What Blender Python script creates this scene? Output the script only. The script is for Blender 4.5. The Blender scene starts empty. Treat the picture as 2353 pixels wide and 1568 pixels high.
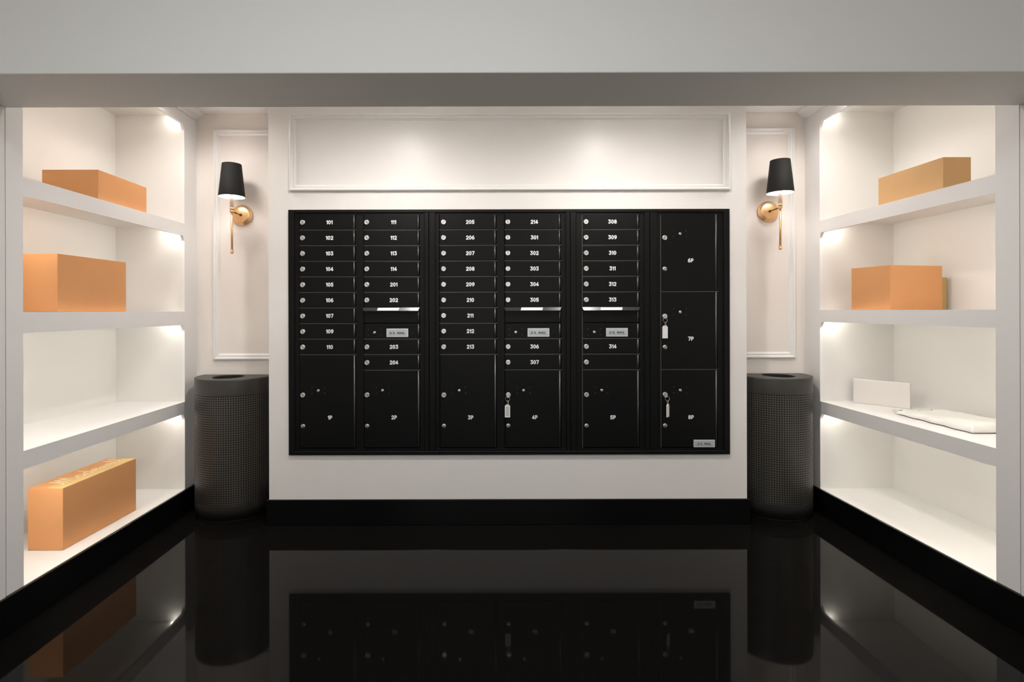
import bpy, bmesh, math, random
from mathutils import Vector, Matrix
random.seed(7)
sc = bpy.context.scene
COL = sc.collection
PI = math.pi

# ------------------------------------------------------------------ camera
ROLL = 0.0023
EYE = 1.218
F = 1200.0                       # focal length in pixels of the 2353 px wide frame
PU, PV = 1110.0, 714.0           # principal point
cd = bpy.data.cameras.new('camera'); cam = bpy.data.objects.new('camera', cd); COL.objects.link(cam)
cd.sensor_width = 36.0; cd.lens = 36.0 * F / 2353.0
cd.shift_x = (1176.5 - PU) / 2353.0
cd.shift_y = -(784.0 - PV) / 2353.0
cd.clip_start = 0.02
cam.location = (0, 0, EYE); cam.rotation_euler = (PI / 2, ROLL, 0)
sc.camera = cam

# ------------------------------------------------------------------ world, view, large lights
w = bpy.data.worlds.new('world'); sc.world = w; w.use_nodes = True
w.node_tree.nodes['Background'].inputs[0].default_value = (0.9, 0.95, 1.0, 1)
w.node_tree.nodes['Background'].inputs[1].default_value = 0.02
vs = sc.view_settings
vs.view_transform = 'Standard'; vs.look = 'None'; vs.exposure = 0.2; vs.gamma = 1.0
vs.use_curve_mapping = False
STRIP = 11.0       # emission of the shelf strips
DOWN = 50.0        # watts of each recessed spot
LOBBY = 19.5      # watts of the big lobby ceiling light
FILL = 21.5
def area(name, loc, rot, sx, sy, power, color):
    l = bpy.data.lights.new(name, 'AREA'); l.shape = 'RECTANGLE'; l.size = sx; l.size_y = sy
    l.energy = power; l.color = color
    o = bpy.data.objects.new(name, l); COL.objects.link(o); o.location = loc; o.rotation_euler = rot
    return o
area('lobby_ceiling_light', (-0.22, 0.15, 2.70), (0, 0, 0), 1.2, 0.5, LOBBY, (0.93, 0.97, 1.0))
area('lobby_fill', (0.1, -2.3, 1.5), (PI / 2, 0, 0), 3.0, 2.2, FILL, (1.0, 0.96, 0.93))  # unseen fill light added behind the camera to lift the whole view

# ------------------------------------------------------------------ mapping from measured pixels to a plane at depth 1200/s
def W(u, v, s):
    x0 = u - PU; yu = PV - v
    return ((x0 + ROLL * yu) / s, EYE + (yu - ROLL * x0) / s)
SM = 403.0                       # scale (px per metre) on the mail wall
YM = F / SM

# ------------------------------------------------------------------ materials
def mat(name, col, rough=0.5, metal=0.0, spec=0.5, emit=None, estr=0.0, noise=0.0, nscale=20, bump=0.0, bscale=200, ior=None, coat=0.0):
    m = bpy.data.materials.new(name); m.use_nodes = True
    nt = m.node_tree; b = nt.nodes['Principled BSDF']
    b.inputs['Base Color'].default_value = (*col, 1)
    b.inputs['Roughness'].default_value = rough
    b.inputs['Metallic'].default_value = metal
    b.inputs['Specular IOR Level'].default_value = spec
    if ior: b.inputs['IOR'].default_value = ior
    if coat: b.inputs['Coat Weight'].default_value = coat
    if emit:
        b.inputs['Emission Color'].default_value = (*emit, 1); b.inputs['Emission Strength'].default_value = estr
    tc = nt.nodes.new('ShaderNodeTexCoord')
    if noise > 0:
        n = nt.nodes.new('ShaderNodeTexNoise'); n.inputs['Scale'].default_value = nscale; n.inputs['Detail'].default_value = 5
        nt.links.new(tc.outputs['Object'], n.inputs['Vector'])
        mx = nt.nodes.new('ShaderNodeMix'); mx.data_type = 'RGBA'
        mx.inputs[6].default_value = (*[c * (1 - noise) for c in col], 1)
        mx.inputs[7].default_value = (*[min(1, c * (1 + noise)) for c in col], 1)
        nt.links.new(n.outputs['Fac'], mx.inputs[0]); nt.links.new(mx.outputs[2], b.inputs['Base Color'])
    if bump > 0:
        n2 = nt.nodes.new('ShaderNodeTexNoise'); n2.inputs['Scale'].default_value = bscale; n2.inputs['Detail'].default_value = 3
        nt.links.new(tc.outputs['Object'], n2.inputs['Vector'])
        bp = nt.nodes.new('ShaderNodeBump'); bp.inputs['Strength'].default_value = bump; bp.inputs['Distance'].default_value = 0.002
        nt.links.new(n2.outputs['Fac'], bp.inputs['Height']); nt.links.new(bp.outputs['Normal'], b.inputs['Normal'])
    return m
M = {}
M['wall'] = mat('wall_paint', (0.80, 0.775, 0.75), 0.32, spec=0.4, noise=0.008, nscale=3, bump=0.03, bscale=60)
M['trim'] = mat('trim_paint', (0.82, 0.80, 0.775), 0.28, spec=0.45)
M['niche'] = mat('niche_paint', (0.82, 0.765, 0.71), 0.42, spec=0.3, noise=0.01, nscale=3)
M['bulkhead'] = mat('bulkhead_paint', (0.88, 0.875, 0.84), 0.6, spec=0.2, noise=0.01, nscale=2)
M['ceiling'] = mat('ceiling_paint', (0.80, 0.78, 0.76), 0.7, spec=0.2, noise=0.01)
M['shelf'] = mat('shelf_lacquer', (0.83, 0.81, 0.79), 0.35, spec=0.35, noise=0.006, nscale=4)
M['inner'] = mat('shelf_interior', (0.80, 0.78, 0.745), 0.4, spec=0.3, noise=0.006, nscale=4)
M['floor'] = mat('black_floor', (0.0045, 0.004, 0.0035), 0.04, ior=1.2, noise=0.25, nscale=60)
M['base'] = mat('black_baseboard', (0.003, 0.003, 0.003), 0.22, spec=0.25)
M['black'] = mat('black_powder_coat', (0.004, 0.004, 0.004), 0.36, spec=0.16, bump=0.15, bscale=900)
M['blackframe'] = mat('black_frame_coat', (0.0035, 0.0035, 0.0035), 0.40, spec=0.18, bump=0.15, bscale=900)
M['gloss'] = mat('black_gloss_metal', (0.02, 0.02, 0.022), 0.24, spec=0.45, metal=0.0)
M['edge'] = mat('edge_highlight_grey', (0.060, 0.060, 0.060), 0.34, spec=0.7)  # lighter grey stands in for light caught along the door edges
M['chrome'] = mat('lock_chrome', (0.72, 0.71, 0.69), 0.30, metal=1.0, noise=0.15, nscale=300)
M['chromedull'] = mat('lock_dull', (0.42, 0.42, 0.41), 0.38, metal=1.0)
M['slotdark'] = mat('keyway', (0.03, 0.03, 0.03), 0.5)
M['ink'] = mat('white_lettering', (0.80, 0.81, 0.82), 0.5)
M['plate'] = mat('plate_aluminium', (0.48, 0.52, 0.54), 0.45, metal=0.25, noise=0.05, nscale=90)
M['plateedge'] = mat('plate_edge', (0.62, 0.64, 0.65), 0.4, metal=0.3)
M['dark'] = mat('dark_lettering', (0.03, 0.035, 0.045), 0.6)
M['greyink'] = mat('grey_lettering', (0.25, 0.28, 0.32), 0.6)
M['sticker'] = mat('white_sticker', (0.82, 0.83, 0.85), 0.5)
M['brass'] = mat('aged_brass', (0.78, 0.50, 0.26), 0.33, metal=0.9, noise=0.06, nscale=40)
M['bronze'] = mat('dark_bronze', (0.16, 0.09, 0.04), 0.35, metal=0.8)
M['candle'] = mat('candle_sleeve', (0.80, 0.62, 0.46), 0.4, metal=0.35)
M['shade'] = mat('black_shade_fabric', (0.012, 0.012, 0.011), 0.7, spec=0.2, bump=0.2, bscale=1500)
M['lining'] = mat('white_shade_lining', (0.85, 0.86, 0.92), 0.6, noise=0.01)
M['bulb'] = mat('lit_bulb', (0.9, 0.9, 1), 0.4, emit=(1.0, 0.96, 0.92), estr=60.0)
M['led'] = mat('led_strip', (0.9, 0.9, 0.85), 0.4, emit=(1.0, 0.965, 0.89), estr=STRIP)
M['led_top'] = mat('led_strip_dim', (0.9, 0.9, 0.85), 0.4, emit=(1.0, 0.965, 0.89), estr=STRIP * .68)
M['puck'] = mat('puck_lamp', (0.9, 0.9, 0.85), 0.4, emit=(1.0, 0.955, 0.87), estr=84.0)
M['puck_top'] = mat('puck_lamp_dim', (0.9, 0.9, 0.85), 0.4, emit=(1.0, 0.955, 0.87), estr=36.0)
M['spot'] = mat('spot_lens', (0.9, 0.9, 0.9), 0.4, emit=(1.0, 0.93, 0.86), estr=12.0)
def cardboard(name, col):
    m = mat(name, col, 0.75, spec=0.15, noise=0.05, nscale=6, bump=0.1, bscale=250)
    return m
M['card_orange'] = cardboard('cardboard_orange', (0.70, 0.335, 0.142))
M['card_tan'] = cardboard('cardboard_tan', (0.58, 0.350, 0.165))
M['card_yellow'] = cardboard('cardboard_yellow', (0.62, 0.41, 0.17))
M['cream'] = mat('cream_print', (0.80, 0.62, 0.36), 0.6)
M['whitebox'] = mat('white_carton', (0.74, 0.70, 0.66), 0.55, noise=0.01)
M['mailer'] = mat('white_mailer_plastic', (0.82, 0.80, 0.76), 0.35, spec=0.5)
M['tagwhite'] = mat('tag_white', (0.78, 0.76, 0.73), 0.45)
M['taggrey'] = mat('tag_insert', (0.50, 0.53, 0.55), 0.5)
M['link'] = mat('chain_metal', (0.66, 0.63, 0.54), 0.25, metal=1.0)

# perforated steel: a grid of dark holes in metres along the UVs
def perforated():
    m = mat('perforated_steel', (0.040, 0.036, 0.031), 0.42, spec=0.5, metal=0.0)
    nt = m.node_tree; b = nt.nodes['Principled BSDF']; N = nt.nodes.new; L = nt.links.new
    uv = N('ShaderNodeUVMap'); uv.uv_map = 'UVMap'
    sp = N('ShaderNodeSeparateXYZ'); L(uv.outputs[0], sp.inputs[0])
    outs = []
    for k in (0, 1):
        d = N('ShaderNodeMath'); d.operation = 'DIVIDE'; d.inputs[1].default_value = 0.0133; L(sp.outputs[k], d.inputs[0])
        f = N('ShaderNodeMath'); f.operation = 'FRACT'; L(d.outputs[0], f.inputs[0])
        s = N('ShaderNodeMath'); s.operation = 'SUBTRACT'; s.inputs[1].default_value = 0.5; L(f.outputs[0], s.inputs[0])
        p = N('ShaderNodeMath'); p.operation = 'POWER'; p.inputs[1].default_value = 2; L(s.outputs[0], p.inputs[0])
        outs.append(p)
    a = N('ShaderNodeMath'); a.operation = 'ADD'; L(outs[0].outputs[0], a.inputs[0]); L(outs[1].outputs[0], a.inputs[1])
    mr = N('ShaderNodeMapRange'); mr.inputs[1].default_value = 0.05; mr.inputs[2].default_value = 0.09
    L(a.outputs[0], mr.inputs[0])
    mx = N('ShaderNodeMix'); mx.data_type = 'RGBA'
    mx.inputs[6].default_value = (0.004, 0.004, 0.004, 1); mx.inputs[7].default_value = (0.037, 0.033, 0.027, 1)
    L(mr.outputs[0], mx.inputs[0]); L(mx.outputs[2], b.inputs['Base Color'])
    bp = N('ShaderNodeBump'); bp.inputs['Strength'].default_value = 0.6; bp.inputs['Distance'].default_value = 0.002
    L(mr.outputs[0], bp.inputs['Height']); L(bp.outputs[0], b.inputs['Normal'])
    ml = N('ShaderNodeMath'); ml.operation = 'MULTIPLY'; ml.inputs[1].default_value = 0.6; L(mr.outputs[0], ml.inputs[0])
    L(ml.outputs[0], b.inputs['Specular IOR Level'])
    return m
M['perf'] = perforated()
M['steel'] = mat('dark_bin_steel', (0.026, 0.024, 0.021), 0.42, spec=0.5)
M['binbase'] = mat('bin_base_shaded', (0.012, 0.011, 0.010), 0.7, spec=0.06)  # darker than the rest of the bin, painting the shade near the floor
M['binhole'] = mat('bin_inside', (0.003, 0.003, 0.003), 0.8)

# ------------------------------------------------------------------ object helpers
def new(): return bmesh.new()
def box(bm, x0, x1, y0, y1, z0, z1, bev=0.0, seg=1, mi=0):
    x0, x1 = min(x0, x1), max(x0, x1); y0, y1 = min(y0, y1), max(y0, y1); z0, z1 = min(z0, z1), max(z0, z1)
    vs_ = [bm.verts.new(p) for p in ((x0,y0,z0),(x1,y0,z0),(x1,y1,z0),(x0,y1,z0),(x0,y0,z1),(x1,y0,z1),(x1,y1,z1),(x0,y1,z1))]
    fs = [bm.faces.new([vs_[i] for i in q]) for q in ((0,3,2,1),(4,5,6,7),(0,1,5,4),(1,2,6,5),(2,3,7,6),(3,0,4,7))]
    for f in fs: f.material_index = mi
    if bev > 0:
        es = {e for f in fs for e in f.edges}
        bmesh.ops.bevel(bm, geom=list(es), offset=bev, segments=seg, affect='EDGES', profile=0.5, material=-1)
    return vs_
def quadbox(bm, base, h, z0, bev=0.0, mi=0):
    """prism over the four plan points base"""
    n = len(base)
    lo = [bm.verts.new((p[0], p[1], z0)) for p in base]; hi = [bm.verts.new((p[0], p[1], z0 + h)) for p in base]
    fs = [bm.faces.new(lo[::-1]), bm.faces.new(hi)]
    for i in range(n): fs.append(bm.faces.new((lo[i], lo[(i+1) % n], hi[(i+1) % n], hi[i])))
    for f in fs: f.material_index = mi
    if bev > 0:
        bmesh.ops.bevel(bm, geom=list({e for f in fs for e in f.edges}), offset=bev, segments=2, affect='EDGES', profile=0.5)
def lathe(bm, prof, c, axis='z', n=32, mi=0, smooth=True, close=False):
    """prof: list of (r, h) along the axis from c"""
    rings = []
    for r, h in prof:
        ring = []
        for k in range(n):
            a = 2 * PI * k / n; p, q = r * math.cos(a), r * math.sin(a)
            co = {'z': (p, q, h), 'y': (p, h, q), 'x': (h, p, q)}[axis]
            ring.append(bm.verts.new((c[0] + co[0], c[1] + co[1], c[2] + co[2])))
        rings.append(ring)
    for a, b in zip(rings[:-1], rings[1:]):
        for k in range(n):
            f = bm.faces.new((a[k], a[(k+1) % n], b[(k+1) % n], b[k])); f.smooth = smooth; f.material_index = mi
    if not close:
        for ring in (rings[0], rings[-1]):
            f = bm.faces.new(ring); f.material_index = mi
    return rings
def tube(bm, p0, p1, r, n=12, mi=0):
    p0, p1 = Vector(p0), Vector(p1); d = (p1 - p0).normalized()
    a = d.orthogonal().normalized(); b = d.cross(a)
    r0 = [bm.verts.new(p0 + r * (math.cos(2*PI*k/n) * a + math.sin(2*PI*k/n) * b)) for k in range(n)]
    r1 = [bm.verts.new(p1 + r * (math.cos(2*PI*k/n) * a + math.sin(2*PI*k/n) * b)) for k in range(n)]
    for k in range(n):
        f = bm.faces.new((r0[k], r0[(k+1) % n], r1[(k+1) % n], r1[k])); f.smooth = True; f.material_index = mi
    bm.faces.new(r0).material_index = mi; bm.faces.new(r1).material_index = mi
def torus(bm, c, R_, r, nrm, sx=1.0, n=24, m=8, mi=0):
    c = Vector(c); nrm = Vector(nrm).normalized()
    up = Vector((0, 0, 1)); a = nrm.cross(up).normalized() if abs(nrm.z) < .9 else Vector((1, 0, 0)); b = a.cross(nrm).normalized()
    g = []
    for i in range(n):
        t = 2*PI*i/n; dirv = (math.cos(t) * a * sx + math.sin(t) * b); cen = c + R_ * dirv
        dn = dirv.normalized()
        g.append([bm.verts.new(cen + r * (math.cos(2*PI*j/m) * dn + math.sin(2*PI*j/m) * nrm)) for j in range(m)])
    for i in range(n):
        for j in range(m):
            f = bm.faces.new((g[i][j], g[(i+1) % n][j], g[(i+1) % n][(j+1) % m], g[i][(j+1) % m])); f.smooth = True; f.material_index = mi
def sphere(bm, c, r, mi=0, sc_=(1, 1, 1)):
    res = bmesh.ops.create_uvsphere(bm, u_segments=20, v_segments=12, radius=r)
    for v in res['verts']:
        v.co = Vector((v.co.x * sc_[0], v.co.y * sc_[1], v.co.z * sc_[2])) + Vector(c)
        for f in v.link_faces: f.smooth = True; f.material_index = mi
ORG = {}
def obj(name, bm, mats, parent=None, label=None):
    if not isinstance(mats, (list, tuple)): mats = [mats]
    o0 = ORG.get(parent.name, Vector((0, 0, 0))) if parent else None
    bmesh.ops.recalc_face_normals(bm, faces=bm.faces[:])
    if o0 is None:                        # own origin at the bottom centre
        xs = [v.co for v in bm.verts]
        o0 = Vector(((min(c.x for c in xs) + max(c.x for c in xs)) / 2, (min(c.y for c in xs) + max(c.y for c in xs)) / 2, min(c.z for c in xs)))
        loc = o0.copy()
    else: loc = Vector((0, 0, 0))
    for v in bm.verts: v.co -= o0
    me = bpy.data.meshes.new(name); bm.to_mesh(me); bm.free()
    for m in mats: me.materials.append(m)
    o = bpy.data.objects.new(name, me); COL.objects.link(o); o.location = loc
    if parent: o.parent = parent
    ORG[o.name] = o0
    if label: o['label'] = label
    return o
def tag(o, label, cat, group=None):
    o['label'] = label; o['category'] = cat
    if group: o['group'] = group
    return o
def thing(name, loc, label, cat, group=None):
    o = bpy.data.objects.new(name, None); o.empty_display_size = 0.05; COL.objects.link(o); o.location = loc
    ORG[o.name] = Vector(loc); return tag(o, label, cat, group)
def struct(name, bm, m, label=None):
    o = obj(name, bm, m); o['kind'] = 'structure'
    if label: o['label'] = label
    return o

# ------------------------------------------------------------------ the room
XL, XR = -1.80, 2.024            # planes of the left and right sides
YB = 1.970                       # where the shelving starts, rear face of the bulkhead
YN = 3.280                       # niche walls beside the mail wall
ZC = 2.460                       # mail room ceiling
BH = 0.144
YBACK = -2.6
ZL = 2.78
b = new(); box(b, XL - 0.6, XR + 0.6, YBACK - .1, YN + .12, -0.08, 0.0); struct('floor', b, M['floor'])
b = new(); box(b, XL - .12, XR + .12, YB, YN + .1, ZC, ZC + .06); struct('ceiling_mail_room', b, M['ceiling'])
b = new(); box(b, XL - .12, XR + .12, YBACK - .1, 1.70, ZL, ZL + .06); struct('ceiling_lobby', b, M['ceiling'])
b = new(); box(b, XL, XR, 1.689, YB, 1.9875, ZL, bev=0.002); struct('wall_bulkhead', b, M['bulkhead'])
b = new(); box(b, XL - .12, XL, YBACK, YB - .003, 0, ZL); struct('wall_left', b, M['wall'])
b = new(); box(b, XR, XR + .12, YBACK, YB - .003, 0, ZL); struct('wall_right', b, M['wall'])
b = new(); box(b, XL - .12, XR + .12, YBACK - .1, YBACK, 0, ZL); struct('wall_back', b, M['wall'])
MX0, _ = W(617.5, 700, SM); MX1, _ = W(1715.5, 700, SM)      # mail wall block
BX0, _ = W(664.5, 760, SM); BX1, _ = W(1675, 760, SM)        # mailbox bank
BZ1 = 1.7935; BZ0 = 0.3975
b = new()
box(b, MX0, BX0, YM, YN, 0, ZC); box(b, BX1, MX1, YM, YN, 0, ZC)
box(b, BX0, BX1, YM, YN, 0, BZ0); box(b, BX0, BX1, YM, YN, BZ1, ZC)
struct('wall_center', b, M['wall'])
b = new(); box(b, XL - .02, MX0, YN, YN + .1, 0, ZC); struct('wall_niche_left', b, M['niche'])
b = new(); box(b, MX1, XR + .02, YN, YN + .1, 0, ZC); struct('wall_niche_right', b, M['niche'])

def basebd(name, pts, th=0.013):
    """pts: two plan points of the wall line and the outward normal"""
    (x0, y0), (x1, y1), (nx, ny) = pts
    b = new(); box(b, min(x0, x1, x0 + nx*th, x1 + nx*th), max(x0, x1, x0 + nx*th, x1 + nx*th),
                   min(y0, y1, y0 + ny*th, y1 + ny*th), max(y0, y1, y0 + ny*th, y1 + ny*th), 0, BH, bev=0.003, seg=2)
    struct(name, b, M['base'])
basebd('baseboard_left', ((XL, YBACK + .02), (XL, YN), (1, 0)))
basebd('baseboard_right', ((XR, YBACK + .02), (XR, YN), (-1, 0)))
basebd('baseboard_center', ((MX0 - .013, YM), (MX1 + .013, YM), (0, -1)))
basebd('baseboard_niche_left', ((XL + .014, YN), (MX0 - .014, YN), (0, -1)), 0.012)
basebd('baseboard_niche_right', ((MX1 + .014, YN), (XR - .014, YN), (0, -1)), 0.012)
basebd('baseboard_return_left', ((MX0, YM + .001), (MX0, YN), (-1, 0)))
basebd('baseboard_return_right', ((MX1, YM + .001), (MX1, YN), (1, 0)))

# picture-frame mouldings: a mitred profile swept round a rectangle
def moulding(name, x0, x1, z0, z1, y, width, depth):
    prof = [(0, 0), (0, .55), (.07, .90), (.18, 1.0), (.34, .92), (.42, .62), (.50, .55), (.62, .60), (.72, .62), (.82, .42), (.92, .20), (1, .12), (1, 0)]
    b = new(); rings = []
    for t, d in prof:
        o = t * width; yy = y - d * depth
        rings.append([b.verts.new(p) for p in ((x0 + o, yy, z0 + o), (x1 - o, yy, z0 + o), (x1 - o, yy, z1 - o), (x0 + o, yy, z1 - o))])
    for a, c in zip(rings[:-1], rings[1:]):
        for k in range(4): b.faces.new((a[k], a[(k+1) % 4], c[(k+1) % 4], c[k]))
    return struct(name, b, M['trim'])
x0, z1 = W(666, 263, SM); x1, z0 = W(1676, 438, SM); moulding('trim_1', x0, x1, z0, z1, YM, 0.036, 0.021)
moulding('trim_2', -1.691, MX0 - .078, 0.912, 2.358, YN, 0.040, 0.016)
moulding('trim_3', MX1 + .078, 1.957, 0.915, 2.360, YN, 0.040, 0.016)

# recessed spots over the mail wall, plus two unseen ones added to light niches
for i, (sx, sy) in enumerate(((-0.505, 2.19), (0.80, 2.22), (-1.60, 2.80), (1.84, 2.80))):
    t = thing('ceiling_spot', (sx, sy, ZC), ['left round recessed spot in the ceiling before the mail wall', 'right round recessed spot in the ceiling before the mail wall', 'added unseen ceiling spot brightening the niche of the left sconce', 'added unseen ceiling spot brightening the niche of the right sconce'][i], 'ceiling light', 'recessed ceiling spots')
    b = new(); lathe(b, [(0.062, 0), (0.062, -0.004), (0.056, -0.006), (0.045, -0.003)], (sx, sy, ZC), n=40); obj('trim_ring', b, M['trim'], t)
    b = new(); lathe(b, [(0.040, -0.0035), (0.040, -0.007)], (sx, sy, ZC), n=40); obj('lens', b, M['spot'], t)
    l = bpy.data.lights.new('spot_light', 'SPOT'); l.energy = DOWN if i < 2 else DOWN * .48; l.color = (1.0, 0.95, 0.91); l.spot_size = math.radians(165); l.spot_blend = 0.8; l.shadow_soft_size = 0.04 if i < 2 else 0.11
    lo = bpy.data.objects.new('spot_light', l); COL.objects.link(lo); lo.location = (0, 0, -0.02); lo.parent = t

# ------------------------------------------------------------------ built-in shelving
def shelving(side, X, XB, y0, y1, tops, bots, zt, label):
    s = 1 if side == 'r' else -1          # outward direction (away from the aisle)
    t = thing('built_in_shelving', (X, (y0 + y1) / 2, BH), label, 'shelving', 'lit built-in shelving units')
    TH = 0.018
    b = new()                             # face frame
    box(b, X, X + s*TH, YB, y0, BH, ZC); box(b, X, X + s*TH, y1, YN, BH, ZC); box(b, X, X + s*TH, y0, y1, zt, ZC)
    for zb in list(bots) + [zt]:          # small rounded corner where every opening meets the far stile
        prev = None; r_, h_ = 0.016, 0.036
        pts = [(y1, zb - h_)] + [(y1 - r_ * (k / 6) ** 1.6, zb - h_ * (1 - (k / 6))) for k in range(1, 7)] + [(y1, zb)]
        lo = [b.verts.new((X + s*0.0005, p[0], p[1])) for p in pts]; hi = [b.verts.new((X + s*(TH - .0005), p[0], p[1])) for p in pts]
        b.faces.new(lo); b.faces.new(hi)
        for k in range(len(pts)): b.faces.new((lo[k], lo[(k+1) % len(pts)], hi[(k+1) % len(pts)], hi[k]))
    # far stile has a slim raised edge
    obj('face_frame', b, M['shelf'], t)
    b = new(); box(b, XB, XB + s*.015, y0 - .02, y1 + .02, BH - .02, ZC - .01); obj('back_panel', b, M['inner'], t)
    b = new(); box(b, X + s*TH, XB, y1, y1 + .018, BH - .02, ZC - .01); obj('end_panel', b, M['inner'], t)
    b = new(); box(b, X + s*TH, XB, y0 - .018, y0, BH - .02, ZC - .01); obj('end_panel', b, M['inner'], t)
    b = new(); box(b, X + s*TH, XB, y0 - .018, y1 + .018, zt + .055, zt + .07); obj('top_panel', b, M['inner'], t)
    b = new(); box(b, X + s*.0005, XB, y0, y1, BH - .02, BH + .0005); obj('bottom_deck', b, M['inner'], t)
    roofs = [zt + .055]
    for zt_, zb in zip(tops, bots):
        b = new(); box(b, X + s*TH, XB, y0, y1, zt_ - .02, zt_); box(b, X, X + s*TH, y0, y1, zb, zt_)
        obj('shelf', b, [M['shelf']], t); roofs.append(zt_ - .02)
    for zr in roofs:                       # LED strip tucked behind every front lip
        b = new(); box(b, X + s*.028, X + s*.040, y0 + .01, y1 - .01, zr - .008, zr - .0005); obj('led_strip', b, M['led_top'] if zr == roofs[0] else M['led'], t)
    for zr in roofs:                       # puck lamp near the other end
        b = new(); lathe(b, [(.030, -.001), (.030, -.008), (.027, -.010)], (X + s*.10, y0 + .050, zr), n=28); obj('puck_lamp', b, M['puck_top'] if zr == roofs[0] else M['puck'], t)
    for zr in roofs:                       # puck lamp in the far front corner
        b = new(); lathe(b, [(.018, -.001), (.018, -.008), (.016, -.010)], (X + s*.050, y1 - .028, zr), n=24); obj('puck_lamp', b, M['puck_top'] if zr == roofs[0] else M['puck'], t)
    b = new()                              # crown moulding above
    pr = [(0, ZC - .045), (-.008, ZC - .045), (-.012, ZC - .034), (-.030, ZC - .022), (-.044, ZC - .010), (-.050, ZC - .001), (0, ZC - .001)]
    a = [b.verts.new((X + s*p[0], YB + .002, p[1])) for p in pr]; c = [b.verts.new((X + s*p[0], YN - .001, p[1])) for p in pr]
    b.faces.new(a); b.faces.new(c)
    for k in range(len(pr)): b.faces.new((a[k], a[(k+1) % len(pr)], c[(k+1) % len(pr)], c[k]))
    obj('crown_moulding', b, M['trim'], t)
    return t
XLB, XRB = -2.215, 2.468
shelving('l', XL, XLB, 2.044, 3.150, (1.746, 1.216, 0.672), (1.673, 1.134, 0.600), 2.347,
         'white built-in shelves on the left holding three orange cardboard boxes')
shelving('r', XR, XRB, 2.062, 3.138, (1.752, 1.217, 0.669), (1.680, 1.145, 0.596), 2.350,
         'white built-in shelves on the right holding brown boxes and a white mailer')

# ------------------------------------------------------------------ boxes on the shelves
def carton(base, h, z0, m, label, lettered=False):
    """base: near-aisle, near-wall, far-wall, far-aisle plan points"""
    cx = sum(p[0] for p in base) / 4; cy = sum(p[1] for p in base) / 4
    t = thing('cardboard_box', (cx, cy, z0), label, 'box', None)
    b = new(); quadbox(b, base, h - .0035, z0 + .0005, bev=0.0015); obj('box_body', b, m, t)
    A, B, C_, D = [Vector((p[0], p[1])) for p in base]
    mid0, mid1 = (A + B) / 2, (D + C_) / 2
    e = 0.0006
    for k, (p, q, r, s_) in enumerate(((A, mid0, mid1, D), (mid0, B, C_, mid1))):
        c = (p + q + r + s_) / 4
        pts = [c + (v - c) * (1 - e / (v - c).length) for v in (p, q, r, s_)]
        b = new(); quadbox(b, [(v.x, v.y) for v in pts], .0032, z0 + h - .0032, bev=0.0008)
        o = obj('top_flap', b, M['card_yellow'] if (lettered and k == 0) else m, t)
        if lettered and k == 0: o['label'] = 'yellower half of the box top'
    return t, (A, B, C_, D)
def by_px(u, s, x=None): return ((u - PU) / s, F / s)
# left unit
y1_, y2_ = F / 484, F / 421.5
carton([(-1.826, y1_), (-2.093, y1_), (-2.093, y2_), (-1.833, y2_)], 0.146, 1.746, M['card_orange'], 'low orange cardboard box on the top shelf of the left unit')
y1_, y2_ = F / 530, F / 447.6
carton([(-1.845, y1_), (-2.12, y1_), (-2.10, y2_), (-1.832, y2_)], 0.2535, 1.216, M['card_orange'], 'large orange cardboard box on the eye-level shelf of the left unit')
y1_, y2_ = F / 512, F / 425.5
z_bot = BH + .001
lt, (A, B, C_, D) = carton([(-1.888, y1_), (-2.045, y1_), (-2.030, y2_), (-1.876, y2_)], 0.279, z_bot, M['card_orange'], 'tall narrow orange box with cream script on top, on the bottom left deck', lettered=True)
# right unit
y1_, y2_ = F / 505, F / 434
carton([(2.095, y1_), (2.222, y1_), (2.222, y2_), (2.094, y2_)], 0.160, 1.752, M['card_tan'], 'long tan cardboard box on the top shelf of the right unit')
carton([(2.080, 2.667), (2.400, 2.729), (2.357, 2.950), (2.037, 2.888)], 0.229, 1.217, M['card_orange'], 'squarish brown cardboard box turned slightly, on the eye-level right shelf')
carton([(2.408, 2.770), (2.460, 2.770), (2.460, 2.95), (2.408, 2.95)], 0.171, 1.217, M['card_yellow'], 'thin tan box peeking out behind the squarish box, eye-level right shelf')
# white carton, a shallow lidded box standing on its long edge
t = thing('white_carton', (2.28, 2.98, 0.669), 'slim white carton standing on its long edge on the lower right shelf', 'box')
P0, P1 = Vector((2.186, 3.085)), Vector((2.350, 2.875)); d = (P1 - P0).normalized(); n_ = Vector((-d.y, d.x))
if n_.x < 0: n_ = -n_
def slab(p0, p1, t0, t1, z0, h, bev):
    q = [p0 + n_*t0, p1 + n_*t0, p1 + n_*t1, p0 + n_*t1]; bb = new(); quadbox(bb, [(v.x, v.y) for v in q], h, z0, bev=bev); return bb
obj('lid', slab(P0, P1, 0, .016, .6695, .141, .002), M['whitebox'], t)
obj('tray', slab(P0 + d*.003, P1 - d*.003, .0165, .030, .6695, .137, .0015), M['whitebox'], t)

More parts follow.
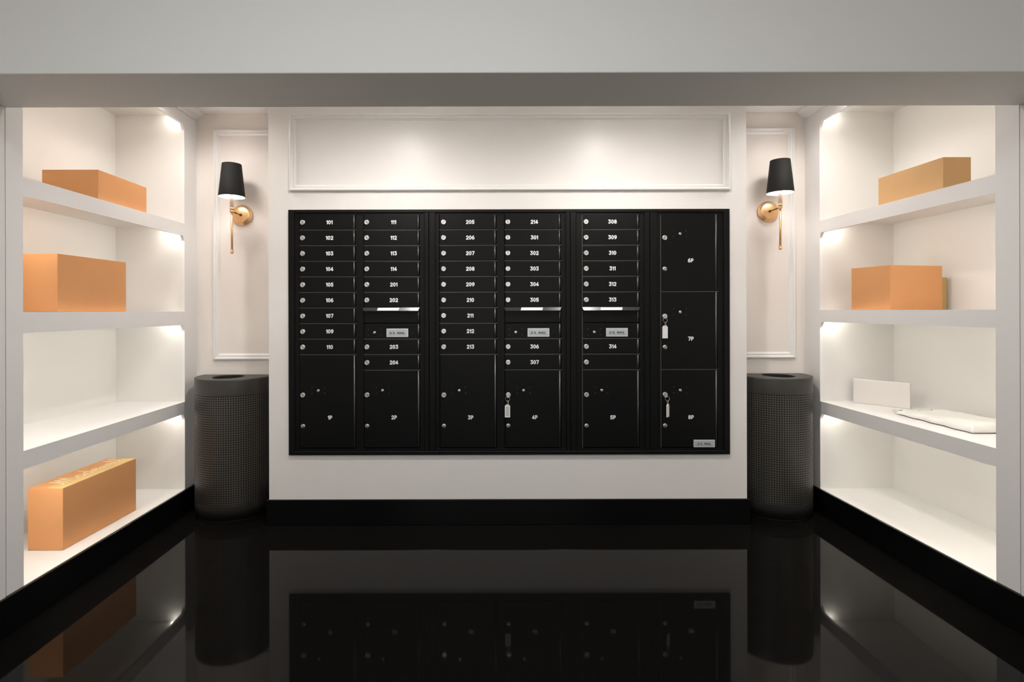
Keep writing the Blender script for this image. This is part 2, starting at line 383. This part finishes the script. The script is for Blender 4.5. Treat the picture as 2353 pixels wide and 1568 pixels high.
# padded mailer
def mailer():
    t = thing('plastic_mailer', (2.30, 2.52, 0.669), 'crumpled white plastic mailer lying flat on the lower right shelf', 'mailer')
    from mathutils import noise
    b = new(); NX, NY = 34, 60
    top = {}; bot = {}
    for i in range(NX + 1):
        for j in range(NY + 1):
            fx, fy = i / NX, j / NY
            x = 2.150 + fx * 0.292; y = 2.300 + fy * 0.44
            x += 0.012 * fy + 0.004 * math.sin(fy * 23) * (1 - fx)
            ex = min(fx, 1 - fx) * 0.292; ey = min(fy, (1 - fy)) * 0.44
            e = 1 - math.exp(-min(ex, ey) / 0.010)
            th = (0.044 - 0.020 * fy) * (0.25 + 0.75 * e)
            wr = noise.noise(Vector((x * 14, y * 9, 0.3))) * .008 + abs(noise.noise(Vector((x * 40, y * 22, 1.7)))) * -.006
            z = 0.6705 + max(0.003, th + wr * e)
            zb = 0.6700 + 0.004 * (1 - e)
            top[i, j] = b.verts.new((x, y, z)); bot[i, j] = b.verts.new((x, y, zb))
    for i in range(NX):
        for j in range(NY):
            f = b.faces.new((top[i, j], top[i+1, j], top[i+1, j+1], top[i, j+1])); f.smooth = True
            f = b.faces.new((bot[i, j], bot[i, j+1], bot[i+1, j+1], bot[i+1, j])); f.smooth = True
    for i in range(NX):
        for j in (0, NY):
            f = b.faces.new((top[i, j], bot[i, j], bot[i+1, j], top[i+1, j])); f.smooth = True
    for j in range(NY):
        for i in (0, NX):
            f = b.faces.new((top[i, j], top[i, j+1], bot[i, j+1], bot[i, j])); f.smooth = True
    obj('pouch', b, M['mailer'], t)
    b = new(); g = {}; NX, NY = 20, 8      # loose sealed flap at the far end
    for i in range(NX + 1):
        for j in range(NY + 1):
            fx, fy = i / NX, j / NY
            x = 2.175 + fx * .20 + .02 * fy; y = 2.73 + fy * (.075 - .04 * fx)
            z = 0.690 - 0.012 * fy + noise.noise(Vector((x * 45, y * 45, 5))) * .010
            g[i, j] = (b.verts.new((x, y, max(.672, z) + .001)), b.verts.new((x, y, max(.672, z) - .001)))
    for i in range(NX):
        for j in range(NY):
            for k in (0, 1): f = b.faces.new((g[i, j][k], g[i+1, j][k], g[i+1, j+1][k], g[i, j+1][k])); f.smooth = True
    for i in range(NX):
        for j in (0, NY): b.faces.new((g[i, j][0], g[i+1, j][0], g[i+1, j][1], g[i, j][1]))
    for j in range(NY):
        for i in (0, NX): b.faces.new((g[i, j][0], g[i, j+1][0], g[i, j+1][1], g[i, j][1]))
    obj('flap', b, M['mailer'], t)
mailer()

# ------------------------------------------------------------------ stroke lettering
def arc(cx, cy, rx, ry, a0, a1, n=14):
    return [(cx + rx * math.cos(math.radians(a0 + (a1 - a0) * k / n)), cy + ry * math.sin(math.radians(a0 + (a1 - a0) * k / n))) for k in range(n + 1)]
G = {
 '0': (.67, [arc(.335, .5, .225, .40, 0, 360, 26)]),
 '1': (.39, [[(.09, .74), (.27, .89), (.27, .10)]]),
 '2': (.67, [arc(.335, .67, .215, .23, 165, -35, 14) + [(.11, .10), (.57, .10)]]),
 '3': (.67, [[(.12, .90), (.54, .90), (.31, .58)] + arc(.32, .34, .24, .24, 80, -150, 14)]),
 '4': (.67, [[(.42, .10), (.42, .90), (.09, .30), (.60, .30)]]),
 '5': (.67, [[(.54, .90), (.18, .90), (.14, .52)] + arc(.32, .35, .235, .25, 125, -150, 14)]),
 '6': (.67, [arc(.335, .34, .225, .24, 0, 360, 22), [(.11, .34), (.13, .56), (.25, .80), (.44, .90)]]),
 '7': (.67, [[(.09, .90), (.57, .90), (.27, .10)]]),
 '8': (.67, [arc(.335, .70, .185, .20, 0, 360, 20), arc(.335, .30, .225, .20, 0, 360, 20)]),
 '9': (.67, [arc(.335, .66, .225, .24, 0, 360, 22), [(.56, .66), (.54, .44), (.42, .20), (.23, .10)]]),
 'P': (.64, [[(.13, .10), (.13, .90), (.33, .90)] + arc(.33, .67, .22, .23, 90, -90, 10) + [(.13, .44)]]),
 'U': (.66, [[(.10, .90), (.10, .35)] + arc(.33, .33, .23, .23, 180, 360, 10) + [(.56, .90)]]),
 'S': (.64, [arc(.32, .70, .20, .20, 30, 270, 12) + arc(.32, .30, .22, .20, 90, -150, 12)]),
 'M': (.82, [[(.10, .10), (.10, .90), (.41, .30), (.72, .90), (.72, .10)]]),
 'A': (.72, [[(.08, .10), (.36, .90), (.64, .10)], [(.18, .36), (.54, .36)]]),
 'I': (.24, [[(.12, .90), (.12, .10)]]),
 'L': (.58, [[(.11, .90), (.11, .10), (.52, .10)]]),
 '.': (.24, [[(.12, .10), (.121, .10)]]),
 ' ': (.34, []),
}
# looping script: lower-case letters on a unit x-height of .5
SCR = {
 'M': (1.15, [[(.0, .05), (.10, .10), (.22, .60), (.30, .92), (.33, .55), (.34, .08), (.42, .50), (.58, .90), (.62, .55), (.62, .08), (.72, .50), (.88, .90), (.92, .45), (.95, .12), (1.08, .10), (1.18, .25)]]),
 'a': (.52, [arc(.24, .26, .17, .18, 40, 360, 16) + [(.42, .12), (.54, .14)]]),
 'd': (.54, [arc(.24, .26, .17, .18, 40, 360, 16), [(.50, .98), (.43, .50), (.42, .14), (.54, .12)]]),
 'e': (.46, [[(.0, .14), (.22, .22), (.38, .34)] + arc(.25, .30, .13, .15, 20, 290, 14) + [(.40, .12), (.50, .22)]]),
 'w': (.66, [[(.04, .44), (.10, .14), (.20, .08), (.30, .20), (.34, .42), (.38, .14), (.48, .08), (.58, .22), (.62, .42), (.70, .40)]]),
 'l': (.34, [[(.0, .12), (.16, .40), (.26, .80), (.20, .98), (.12, .80), (.12, .30), (.20, .08), (.36, .16)]]),
}
def strokes(bm, polys, T, th, mi=0):
    """flat ribbons of width th (in glyph units) placed by T(x, y) -> 3-D point"""
    r = th / 2
    o_ = Vector(T(0, 0)); nrm = (Vector(T(1, 0)) - o_).cross(Vector(T(0, 1)) - o_).normalized(); T0 = T; cnt = [0]
    def T(a, c): return Vector(T0(a, c)) + nrm * (cnt[0] * 6e-6)       # overlapping strokes never share a plane
    for poly in polys:
        for (x, y) in poly:
            cnt[0] += 1
            bm.faces.new([bm.verts.new(T(x + r * math.cos(2*PI*k/12), y + r * math.sin(2*PI*k/12))) for k in range(12)]).material_index = mi
        for (p, q) in zip(poly[:-1], poly[1:]):
            dx, dy = q[0] - p[0], q[1] - p[1]; L_ = math.hypot(dx, dy)
            if L_ < 1e-4: continue
            cnt[0] += 1
            nx, ny = -dy / L_ * r, dx / L_ * r
            bm.faces.new([bm.verts.new(T(*c)) for c in ((p[0]+nx, p[1]+ny), (p[0]-nx, p[1]-ny), (q[0]-nx, q[1]-ny), (q[0]+nx, q[1]+ny))]).material_index = mi
def width(txt, gap=.06): return sum(G[c][0] for c in txt) + gap * (len(txt) - 1)
def text_xz(bm, txt, cx, cz, y, h, th=.23, gap=.06, mi=0, sx=1.0):
    """upright lettering on a wall, facing -y, centred on (cx, cz)"""
    x = -width(txt, gap) / 2
    for ch in txt:
        wd, ps = G[ch]
        strokes(bm, ps, lambda a, c, x=x: (cx + (x + a) * h * sx, y, cz + (c - .5) * h), th, mi); x += wd + gap
# the script on the bottom left box, running away from the camera, baseline towards the aisle
word = 'Madewell'; tot = sum(SCR[c][0] for c in word); H_ = 0.115
b = new(); x = 0
axis = ((D + C_) / 2 - (A + B) / 2).normalized(); up = (B - A).normalized()
start = A + (B - A) * .26 + axis * .055
for ch in word:
    wd, ps = SCR[ch]
    sc_x = 0.405 / tot
    strokes(b, ps, lambda a, c, x=x: (*(start + axis * ((x + a) * sc_x) + up * (c * H_ * .82)), z_bot + .2794), .115)
    x += wd
obj('lettering', b, M['cream'], lt, 'cream script lettering')

# ------------------------------------------------------------------ mailboxes
YF = YM - 0.012       # face of the surround
YFR = YM - 0.003      # face of the cabinet frames
YD = YM - 0.006       # face of the doors
LEAN = -0.0
def X(u): return W(u - 2.5, 760, SM)[0]      # pixel columns were read at the top of the bank
def Z(v, u=1110): return W(u, v, SM)[1]
ROW0, PITCH = 492.6, 35.77
def Lr(k): return ROW0 + PITCH * k
def zr(v): return EYE + (PV - .1 - v) / SM
t = thing('mailbox_surround', ((BX0 + BX1) / 2, YM, BZ0), 'black metal trim frame around the whole bank of mailboxes', 'frame')
b = new(); e = 0.028
zi1, zi0 = zr(489), zr(1036)
xi0, xi1 = X(680.5), X(1664.5)
box(b, BX0, xi0, YF, YM + .02, BZ0, BZ1, bev=.0015); obj('side_trim', b, M['blackframe'], t)
b = new(); box(b, xi1, BX1, YF, YM + .02, BZ0, BZ1, bev=.0015); obj('side_trim', b, M['blackframe'], t)
b = new(); box(b, xi0 + .0003, xi1 - .0003, YF, YM + .02, zi1, BZ1, bev=.0015); obj('top_trim', b, M['blackframe'], t)
b = new(); box(b, xi0 + .0003, xi1 - .0003, YF, YM + .02, BZ0, zi0, bev=.0015); obj('bottom_trim', b, M['blackframe'], t)
for (a0, a1) in ((978.5, 1003), (1303, 1326), (1483, 1511.5)):
    b = new(); xa, xb = X(a0), X(a1); wd = xb - xa
    box(b, xa, xa + wd*.40, YF + .002, YM + .02, zi0 + .0003, zi1 - .0003, bev=.0025, seg=2)
    box(b, xa + wd*.44, xb, YF + .002, YM + .02, zi0 + .0003, zi1 - .0003, bev=.0025, seg=2)
    obj('divider', b, M['blackframe'], t)

def lock_mesh(x, z, y, r=.0145, dull=False, rot=0.0):
    b = new()
    lathe(b, [(r, 0.001), (r, -.004), (r * .93, -.0062), (r * .72, -.0070), (r * .66, -.0062), (r * .60, -.0062)] if not dull else
             [(r * .92, 0.001), (r * .92, -.003), (r * .80, -.0052), (r * .4, -.0062)], (x, y, z), axis='y', n=28)
    if not dull:
        lathe(b, [(r * .50, -.0063), (r * .46, -.0072)], (x, y, z), axis='y', n=20)
        box(b, x - .0011, x + .0011, y - .0076, y - .0070, z - r * .38, z + r * .38, mi=1)
    return b
def lock(parent, u, v, dull=False, small=False):
    x, z = X(u), zr(v)
    if small:
        b = new(); r = .0085
        lathe(b, [(r, .001), (r, -.003), (r * .75, -.0065), (r * .45, -.0062)], (x, YD, z), axis='y', n=24)
        lathe(b, [(r * .34, -.0060), (r * .30, -.0064)], (x, YD, z), axis='y', n=12, mi=1)
        return obj('screw', b, [M['chrome'], M['slotdark']], parent)
    return obj('lock', lock_mesh(x, z, YD, dull=dull), [M['chromedull'] if dull else M['chrome'], M['slotdark']], parent, 'blank grey lock cap' if dull else None)
def rivets(parent, u, v):
    for du in (-14.6, 14.6):
        for dv in (-6.7, 6.7):
            b = new(); lathe(b, [(.0042, .001), (.0040, -.0014), (.0022, -.0026)], (X(u + du), YD, zr(v + dv)), axis='y', n=14)
            obj('rivet', b, M['gloss'], parent)
def mail_plate(parent, u0, u1, v0, v1):
    b = new(); x0, x1, z0, z1 = X(u0), X(u1), zr(v1), zr(v0)
    box(b, x0, x1, YD - .0016, YD, z0, z1, bev=.0008, mi=1)
    box(b, x0 + .006, x1 - .006, YD - .0021, YD - .001, z0 + .006, z1 - .006, mi=0)
    text_xz(b, 'U.S. MAIL', (x0 + x1) / 2, (z0 + z1) / 2 - .001, YD - .0024, (z1 - z0) * .27, th=.20, gap=.10, mi=2, sx=1.25)
    n = 26; xa = x0 + (x1 - x0) * .10; wd = (x1 - x0) * .80 / n; zz = z0 + (z1 - z0) * .25
    for k in range(n):
        if k % 7 == 5: continue
        hh = .0022 + .0009 * ((k * 37) % 3)
        box(b, xa + k * wd, xa + k * wd + wd * .6, YD - .0023, YD - .002, zz - hh * .5, zz + hh * .5, mi=3)
    return obj('mail_plate', b, [M['plate'], M['plateedge'], M['dark'], M['greyink']], parent, 'silver plate reading U.S. MAIL')
GAP = 1.1
def door(unit, c, k0, k1, name, number=None, num_v=None, label=None):
    """door filling rows k0..k1 of column c"""
    x0, x1 = X(c['l'] + 1.0), X(c['r'] - 1.0); z1, z0 = zr(Lr(k0) + GAP), zr(Lr(k1) - GAP)
    b = new()
    box(b, x0, x1 - .011, YD, YD + .012, z0, z1, bev=.0018, seg=2)
    # rolled hinge edge down the right-hand side
    o = obj(name, b, M['black'], unit, label)
    b = new(); tube(b, (x1 - .0060, YD + .002, z0 + .001), (x1 - .0060, YD + .002, z1 - .001), .0045, 14); obj('hinge', b, M['edge'], o)
    if number:
        nb = new(); vv = num_v if num_v else Lr(k0) + 18.0
        text_xz(nb, number, X(c['n'] + (0 if k0 < 6 else 0)), zr(vv), YD - .0006, .0228)
        obj('number', nb, M['ink'], o)
    return o
cols = [dict(l=690.9, r=820.5, n=761.0, k=699.5), dict(l=838.8, r=967.6, n=908.0, k=846.6), dict(l=1012.6, r=1143.5, n=1083.5, k=1022.4),
        dict(l=1162, r=1291.6, n=1230.6, k=1169.8), dict(l=1340.5, r=1471, n=1409.8, k=1349.0), dict(l=1520.5, r=1650.5, n=1588.8, k=1529.0)]
def unit(u0, u1, label):
    x0, x1 = X(u0), X(u1)
    return thing('mailbox_unit', ((x0 + x1) / 2, YM + .1, zi0), label, 'mailbox unit', 'black metal mailbox units')
def frame(t, u0, u1, cs):
    """cabinet front around the door columns"""
    b = new(); x0, x1 = X(u0) + .0004, X(u1) - .0004; y0 = YFR
    zt, zb = zr(494) , zr(1030.5)
    za, zz = zi1 - .0004, zi0 + .0004
    box(b, x0, x1, y0, YM + .03, zt, za, bev=.001); box(b, x0, x1, y0, YM + .03, zz, zb, bev=.001)
    edges = [x0] + [v for c in cs for v in (X(c['l']), X(c['r']))] + [x1]
    for i in range(0, len(edges), 2): box(b, edges[i], edges[i+1], y0, YM + .03, zb, zt, bev=.0012)
    for c in cs:                          # thin shelf edges between the doors, lighter grey painting the light they catch
        lines = range(1, 15) if c is not cols[5] else (5, 10)
        for k in lines:
            if k == 7 and c in (cols[1], cols[3], cols[4]): continue
            if k > (9 if c in (cols[0], cols[2]) else 10) or (c is cols[5] and k not in (5, 10)): continue
            zc = zr(Lr(k)); eb = new(); box(eb, X(c['l']), X(c['r'] + 2), YD + .0005, YM + .03, zc - .0019, zc + .0019, bev=.0008); obj('shelf_edge_highlight', eb, M['edge'], t)
        if c in (cols[4], cols[5]):
            eb = new(); box(eb, X(c['l'] - .9), X(c['l'] + .6), YD + .0005, YM + .03, zr(1029.5), zr(495), bev=.0006); obj('jamb_highlight', eb, M['edge'], t)  # strip added to paint the bright line down the left side
    # inner step round the cabinet
    s_ = .006
    for (a0, a1) in ((x0, x0 + s_), (x1 - s_, x1)): box(b, a0, a1, y0 - .003, y0, zz, za, bev=.001)
    box(b, x0, x1, YM + .03, YM + .24, zz, za)
    obj('cabinet', b, M['blackframe'], t)
def mailslot(t, c):
    """outgoing mail flap with its lip, and the plain door below it"""
    x0, x1 = X(c['l'] - 1), X(c['r'] - .5)
    o = door(t, c, 6, 7, 'outgoing_mail_door')
    b = new(); z1, z0 = zr(706.6), zr(714.6)
    pr = [(YD + .004, z1 + .001), (YD - .010, z1), (YD - .020, z0 + .002), (YD - .020, z0), (YD - .016, z0 - .001), (YD + .004, z0 - .001)]
    a = [b.verts.new((x0 + (.006 if i in (2, 3, 4) else 0), p[0], p[1])) for i, p in enumerate(pr)]
    q = [b.verts.new((x1 - (.006 if i in (2, 3, 4) else 0), p[0], p[1])) for i, p in enumerate(pr)]
    b.faces.new(a); b.faces.new(q)
    for k in range(len(pr)): b.faces.new((a[k], a[(k+1) % len(pr)], q[(k+1) % len(pr)], q[k]))
    bmesh.ops.bevel(b, geom=b.edges[:], offset=.0008, segments=2, affect='EDGES')
    lip = obj('flap_lip', b, M['gloss'], o, 'glossy protruding lip of the mail slot')
    b = new(); ya, za_ = YD - .0105, z1 - .0012; yb, zb_ = YD - .0202, z0 + .0030; k_ = .0006
    s0, s1 = X(c['st'][0]), X(c['st'][1])
    v = [b.verts.new(p) for p in ((s0 + .004, ya - k_, za_), (s1, ya - k_, za_), (s1 - .004, yb - k_, zb_), (s0, yb - k_, zb_))]; b.faces.new(v)
    obj('sticker', b, M['sticker'], lip, 'white paper sticker')
def screwset(o, u, v): rivets(o, u, v); lock(o, u, v, small=True)
cols[1]['st'] = (871, 921.5); cols[3]['st'] = (1198.5, 1249.5); cols[4]['st'] = (1380, 1431)
def small_doors(t, c, seq):
    for row, num in seq:
        o = door(t, c, row, row + 1, 'mailbox_door', num, label=('narrow door numbered ' + num) if num else 'narrow door without a number')
        lock(o, c['k'], Lr(row) + 18.4)
def mail_row(t, c, plate):
    o = door(t, c, 7, 8, 'carrier_door', label='narrow door with a silver U.S. MAIL plate')
    screwset(o, plate[0] - 26.2, 764); mail_plate(o, plate[0] + 1, plate[0] + 51, 754.7, 774.3)
    b = new(); lathe(b, [(.0036, .001), (.0033, -.0015), (.0018, -.0026)], (X(plate[0] + 60), YD, zr(763)), axis='y', n=14); obj('rivet', b, M['gloss'], o)
def parcel(t, c, k0, k1, num, vt, vlock, vlow, vscrew, plate=False):
    o = door(t, c, k0, k1, 'parcel_door', num, vt, 'large parcel door numbered ' + num)
    lock(o, c['k'] , vlock); lock(o, c['k'], vlow, dull=True); screwset(o, c['k'] + 35.2, vscrew)
    if plate: mail_plate(o, 1594.5, 1643.5, 1011.5, 1030 - 1.3)
N = lambda r0, nums: [(r0 + i, s) for i, s in enumerate(nums)]
# first unit
t = unit(680.5, 978.5, 'leftmost black mailbox unit, doors 101 to 204 with parcel doors 1P and 2P'); frame(t, 680.5, 978.5, cols[0:2])
small_doors(t, cols[0], N(0, ['101', '102', '103', '104', '105', '106', '107', '109', '110'])); parcel(t, cols[0], 9, 15, '1P', 958.5, 907, 978.5, 897)
small_doors(t, cols[1], N(0, ['111', '112', '113', '114', '201', '202']) + N(8, ['203', '204'])); mailslot(t, cols[1]); mail_row(t, cols[1], (890, 0)); parcel(t, cols[1], 10, 15, '2P', 958.5, 907, 978.5, 897)
# second unit
t = unit(1003, 1303, 'black mailbox unit second from left, doors 205 to 307 with parcel doors 3P and 4P'); frame(t, 1003, 1303, cols[2:4])
small_doors(t, cols[2], N(0, ['205', '206', '207', '208', '209', '210', '211', '212', '213'])); parcel(t, cols[2], 9, 15, '3P', 959, 907.5, 978.5, 897.5)
small_doors(t, cols[3], N(0, ['214', '301', '302', '303', '304', '305']) + N(8, ['306', '307'])); mailslot(t, cols[3]); mail_row(t, cols[3], (1213.5, 0)); parcel(t, cols[3], 10, 15, '4P', 959, 907.5, 978.5, 897.5)
# third and fourth units
t = unit(1326, 1483, 'single-column black mailbox unit with doors 308 to 314 and parcel door 5P'); frame(t, 1326, 1483, cols[4:5])
small_doors(t, cols[4], N(0, ['308', '309', '310', '311', '312', '313']) + N(8, ['314', None])); mailslot(t, cols[4]); mail_row(t, cols[4], (1393.5, 0)); parcel(t, cols[4], 10, 15, '5P', 959.5, 907.5, 979, 897.5)
t = unit(1511.5, 1664.5, 'rightmost black parcel locker unit with tall doors 6P, 7P and 8P'); frame(t, 1511.5, 1664.5, cols[5:6])
parcel(t, cols[5], 0, 5, '6P', 600, 548, 619.5, 539); parcel(t, cols[5], 5, 10, '7P', 779.5, 728, 799, 718.5); parcel(t, cols[5], 10, 15, '8P', 959.5, 907.5, 979, 898, plate=True)

# keys left in three locks, each with a tag
def keychain(u, v, kind, label, tu=0, turn=0.0):
    x, z = X(u), zr(v); y = YD - .0075
    t = thing('key_with_tag', (x, y, z), label, 'key', 'keys left hanging in the parcel locks')
    b = new(); box(b, x - .0012, x + .0012, y - .004, y + .001, z - .004, z + .004)
    lathe(b, [(.0085, -.004), (.009, -.0055), (.0085, -.0065)], (x, y, z - .006), axis='y', n=20)
    obj('key', b, M['chrome'], t)
    yr = y - .008; xo = x + tu
    b = new(); torus(b, (xo - .002, yr, z - .021), .0125, .0011, (0, 1, 0), n=30); obj('key_ring', b, M['link'], t)
    b = new(); zz = z - .0350
    n_l = 3
    for k in range(n_l): torus(b, (xo - .001 + .001 * k, yr, zz - .0062 * k - .003), .0042, .0009, (0, 1, 0) if k % 2 == 0 else (1, .3, 0), n=16, m=6)
    obj('chain', b, M['link'], t)
    zt = z - .0525; tx = xo - (.003 if kind != 'side' else -.001); hw, hh = .0150, .072
    b = new(); cs_, sn = math.cos(turn), math.sin(turn)
    def prism(bb, outline, y0, y1, mi=0):
        def R(px, yy): return (tx + px * cs_ - (yy - yr) * sn, yr + px * sn + (yy - yr) * cs_)
        lo = [bb.verts.new((*R(p[0], y0), p[1])) for p in outline]; hi = [bb.verts.new((*R(p[0], y1), p[1])) for p in outline]
        bb.faces.new(lo).material_index = mi; bb.faces.new(hi).material_index = mi
        for k in range(len(outline)): bb.faces.new((lo[k], lo[(k+1) % len(outline)], hi[(k+1) % len(outline)], hi[k])).material_index = mi
    ol = [(-hw, zt - hh), (hw, zt - hh), (hw, zt - .008), (hw * .5, zt), (-hw * .5, zt), (-hw, zt - .008)]
    prism(b, ol, yr - .0022, yr + .0022)
    torus(b, (tx, yr - .003, zt - .004), .003, .0008, (0, 1, 0), n=14, m=6)
    tg = obj('tag', b, M['tagwhite'], t)
    if kind == 'clear':
        b = new(); prism(b, [(-hw * .62, zt - hh + .008), (hw * .62, zt - hh + .008), (hw * .62, zt - .012), (-hw * .62, zt - .012)], yr - .0028, yr - .0015)
        obj('paper_insert', b, M['taggrey'], tg, 'grey paper insert')
keychain(1169.8, 907.5, 'clear', 'key with grey-faced tag hanging in the upper lock of door 4P', -.002)
keychain(1529.2, 728, 'plain', 'key with plain white tag hanging in the lock of door 7P', -.001)
keychain(1529.2, 907.5, 'side', 'key with white tag turned sideways in the lock of door 8P', .010, math.radians(48))

# ------------------------------------------------------------------ wall sconces
def sconce(x, zj, label):
    t = thing('wall_sconce', (x, YN, zj), label, 'sconce', 'brass wall sconces beside the mail wall')
    y = YN - .142
    b = new(); lathe(b, [(.065, 0), (.065, -.010), (.062, -.0125), (.056, -.0135), (.0555, -.020), (.053, -.0235), (.040, -.0265), (.012, -.028)], (x, YN, zj), axis='y', n=56); obj('backplate', b, M['brass'], t)
    b = new(); tube(b, (x, YN - .027, zj), (x, y + .008, zj), .0042, 14); lathe(b, [(.009, -.027), (.009, -.030), (.006, -.034)], (x, YN, zj), axis='y', n=20); obj('arm', b, M['bronze'], t)
    b = new(); sphere(b, (x, y, zj), .0125); lathe(b, [(.0145, .012), (.0150, .014), (.0135, .018), (.0125, .020)], (x, y, zj), n=28); obj('joint', b, M['brass'], t)
    b = new(); lathe(b, [(.0065, -.010), (.0068, -.236)], (x, y, zj), n=20); obj('rod', b, M['brass'], t)
    b = new(); sphere(b, (x, y, zj - .246), .0098); lathe(b, [(.0072, -.232), (.0088, -.235), (.0088, -.238), (.0066, -.240)], (x, y, zj), n=24); obj('finial', b, M['brass'], t)
    b = new(); lathe(b, [(.0118, .019), (.0118, .118), (.0105, .121)], (x, y, zj), n=28); obj('candle_sleeve', b, M['candle'], t)
    b = new(); sphere(b, (x, y, zj + .160), .020, sc_=(1, 1, 1.5)); lathe(b, [(.009, .120), (.010, .136)], (x, y, zj), n=20); obj('bulb', b, M['bulb'], t)
    # shade: outer cone and inner lining
    r0, r1, h0, h1 = .0745, .0545, .086, .283
    b = new(); lathe(b, [(r0 - .0012, h0), (r0, h0), (r0, h0 + .003), (r1, h1), (r1 - .0012, h1)], (x, y, zj), n=64, close=True); sh = obj('lamp_shade', b, M['shade'], t)
    b = new(); lathe(b, [(r0 - .0013, h0 + .0004), (r1 - .0013, h1 - .0004)], (x, y, zj), n=64, close=True); obj('lining', b, M['lining'], sh, 'white inner lining')
    b = new()
    for k in range(3):
        a = 2*PI*k/3 + .4; tube(b, (x, y, zj + h1 - .02), (x + (r1 - .001) * math.cos(a), y + (r1 - .001) * math.sin(a), zj + h1 - .006), .001, 6)
    obj('spider', b, M['bronze'], sh)
sconce(-1.508, 1.818, 'brass wall sconce with black shade, left of the mail wall')
sconce(1.787, 1.834, 'brass wall sconce with black shade, right of the mail wall')

# ------------------------------------------------------------------ litter bins
def dbin(cx, sgn, label):
    t = thing('litter_bin', (cx, 3.14, 0), label, 'bin', 'perforated half-round litter bins')
    R0, cy, yb = .228, 3.222, YN - .014
    zt = .822
    def outline(R, n=72, back=yb):
        a0 = math.asin((back - cy) / R); pts = []
        for k in range(n + 1):
            a = (PI - a0) + (PI + 2 * a0) * k / n
            pts.append((cx + R * math.cos(a), cy + R * math.sin(a)))
        p, q = pts[-1], pts[0]; m_ = 24         # straight back edge, finely divided
        pts += [(p[0] + (q[0] - p[0]) * k / m_, p[1] + (q[1] - p[1]) * k / m_) for k in range(1, m_)]
        return pts
    def shell(z0, z1, R, m, name, lab=None, caps=False):
        b = new(); uvl = b.loops.layers.uv.new('UVMap'); pts = outline(R); n = len(pts)
        d = [0]
        for p, q in zip(pts, pts[1:] + pts[:1]): d.append(d[-1] + math.hypot(q[0]-p[0], q[1]-p[1]))
        lo = [b.verts.new((p[0], p[1], z0)) for p in pts]; hi = [b.verts.new((p[0], p[1], z1)) for p in pts]
        for k in range(n):
            k2 = (k + 1) % n
            f = b.faces.new((lo[k], lo[k2], hi[k2], hi[k])); f.smooth = k < 72
            for l, uv in zip(f.loops, ((d[k], z0), (d[k+1], z0), (d[k+1], z1), (d[k], z1))): l[uvl].uv = uv
        if caps: b.faces.new(lo[::-1]); b.faces.new(hi)
        return obj(name, b, m, t, lab)
    shell(.012, .094, R0, M['binbase'], 'base_band', caps=True)
    shell(.094, .734, R0 - .0003, M['perf'], 'body', 'perforated dark steel body')
    # top collar with the opening
    b = new(); pts = outline(R0 + .001); n = len(pts)
    ox, oy, rx, ry = cx - sgn * .018, 3.158, .086, .098
    prof = [(1.0, .730), (1.0, .738), (1.0, zt - .006), (.992, zt - .001), (.975, zt)]
    rings = []
    for s_, z in prof:
        rings.append([b.verts.new((cx + (p[0] - cx) * s_, 3.15 + (p[1] - 3.15) * s_, z)) for p in pts])
    hole = []
    for p in pts:
        a = math.atan2((p[1] - oy) / ry, (p[0] - ox) / rx); hole.append((ox + rx * math.cos(a), oy + ry * math.sin(a)))
    for s_, z in ((1.04, zt), (1.0, zt - .002), (.99, zt - .010), (.98, zt - .09)):
        rings.append([b.verts.new((ox + (p[0] - ox) * s_, oy + (p[1] - oy) * s_, z)) for p in hole])
    for i, (r1_, r2_) in enumerate(zip(rings[:-1], rings[1:])):
        for k in range(n):
            f = b.faces.new((r1_[k], r1_[(k+1) % n], r2_[(k+1) % n], r2_[k])); f.smooth = i != 4
            if i >= 6: f.material_index = 1
    obj('top_collar', b, [M['steel'], M['binhole']], t)
    b = new(); lathe(b, [(rx * 1.02, zt - .32), (rx * 1.02, zt - .315)], (ox, oy, 0), n=32); obj('liner', b, M['binhole'], t)
    b = new(); pts2 = outline(R0 - .010, back=yb - .01); lo = [b.verts.new((p[0], p[1], 0)) for p in pts2]; hi = [b.verts.new((p[0], p[1], .0125)) for p in pts2]
    b.faces.new(lo[::-1]); b.faces.new(hi)
    for k in range(len(pts2)): b.faces.new((lo[k], lo[(k+1) % len(pts2)], hi[(k+1) % len(pts2)], hi[k]))
    obj('foot_ring', b, M['binhole'], t)
dbin(-1.522, 1, 'dark perforated half-round litter bin below the left sconce')
dbin(1.765, -1, 'dark perforated half-round litter bin below the right sconce')
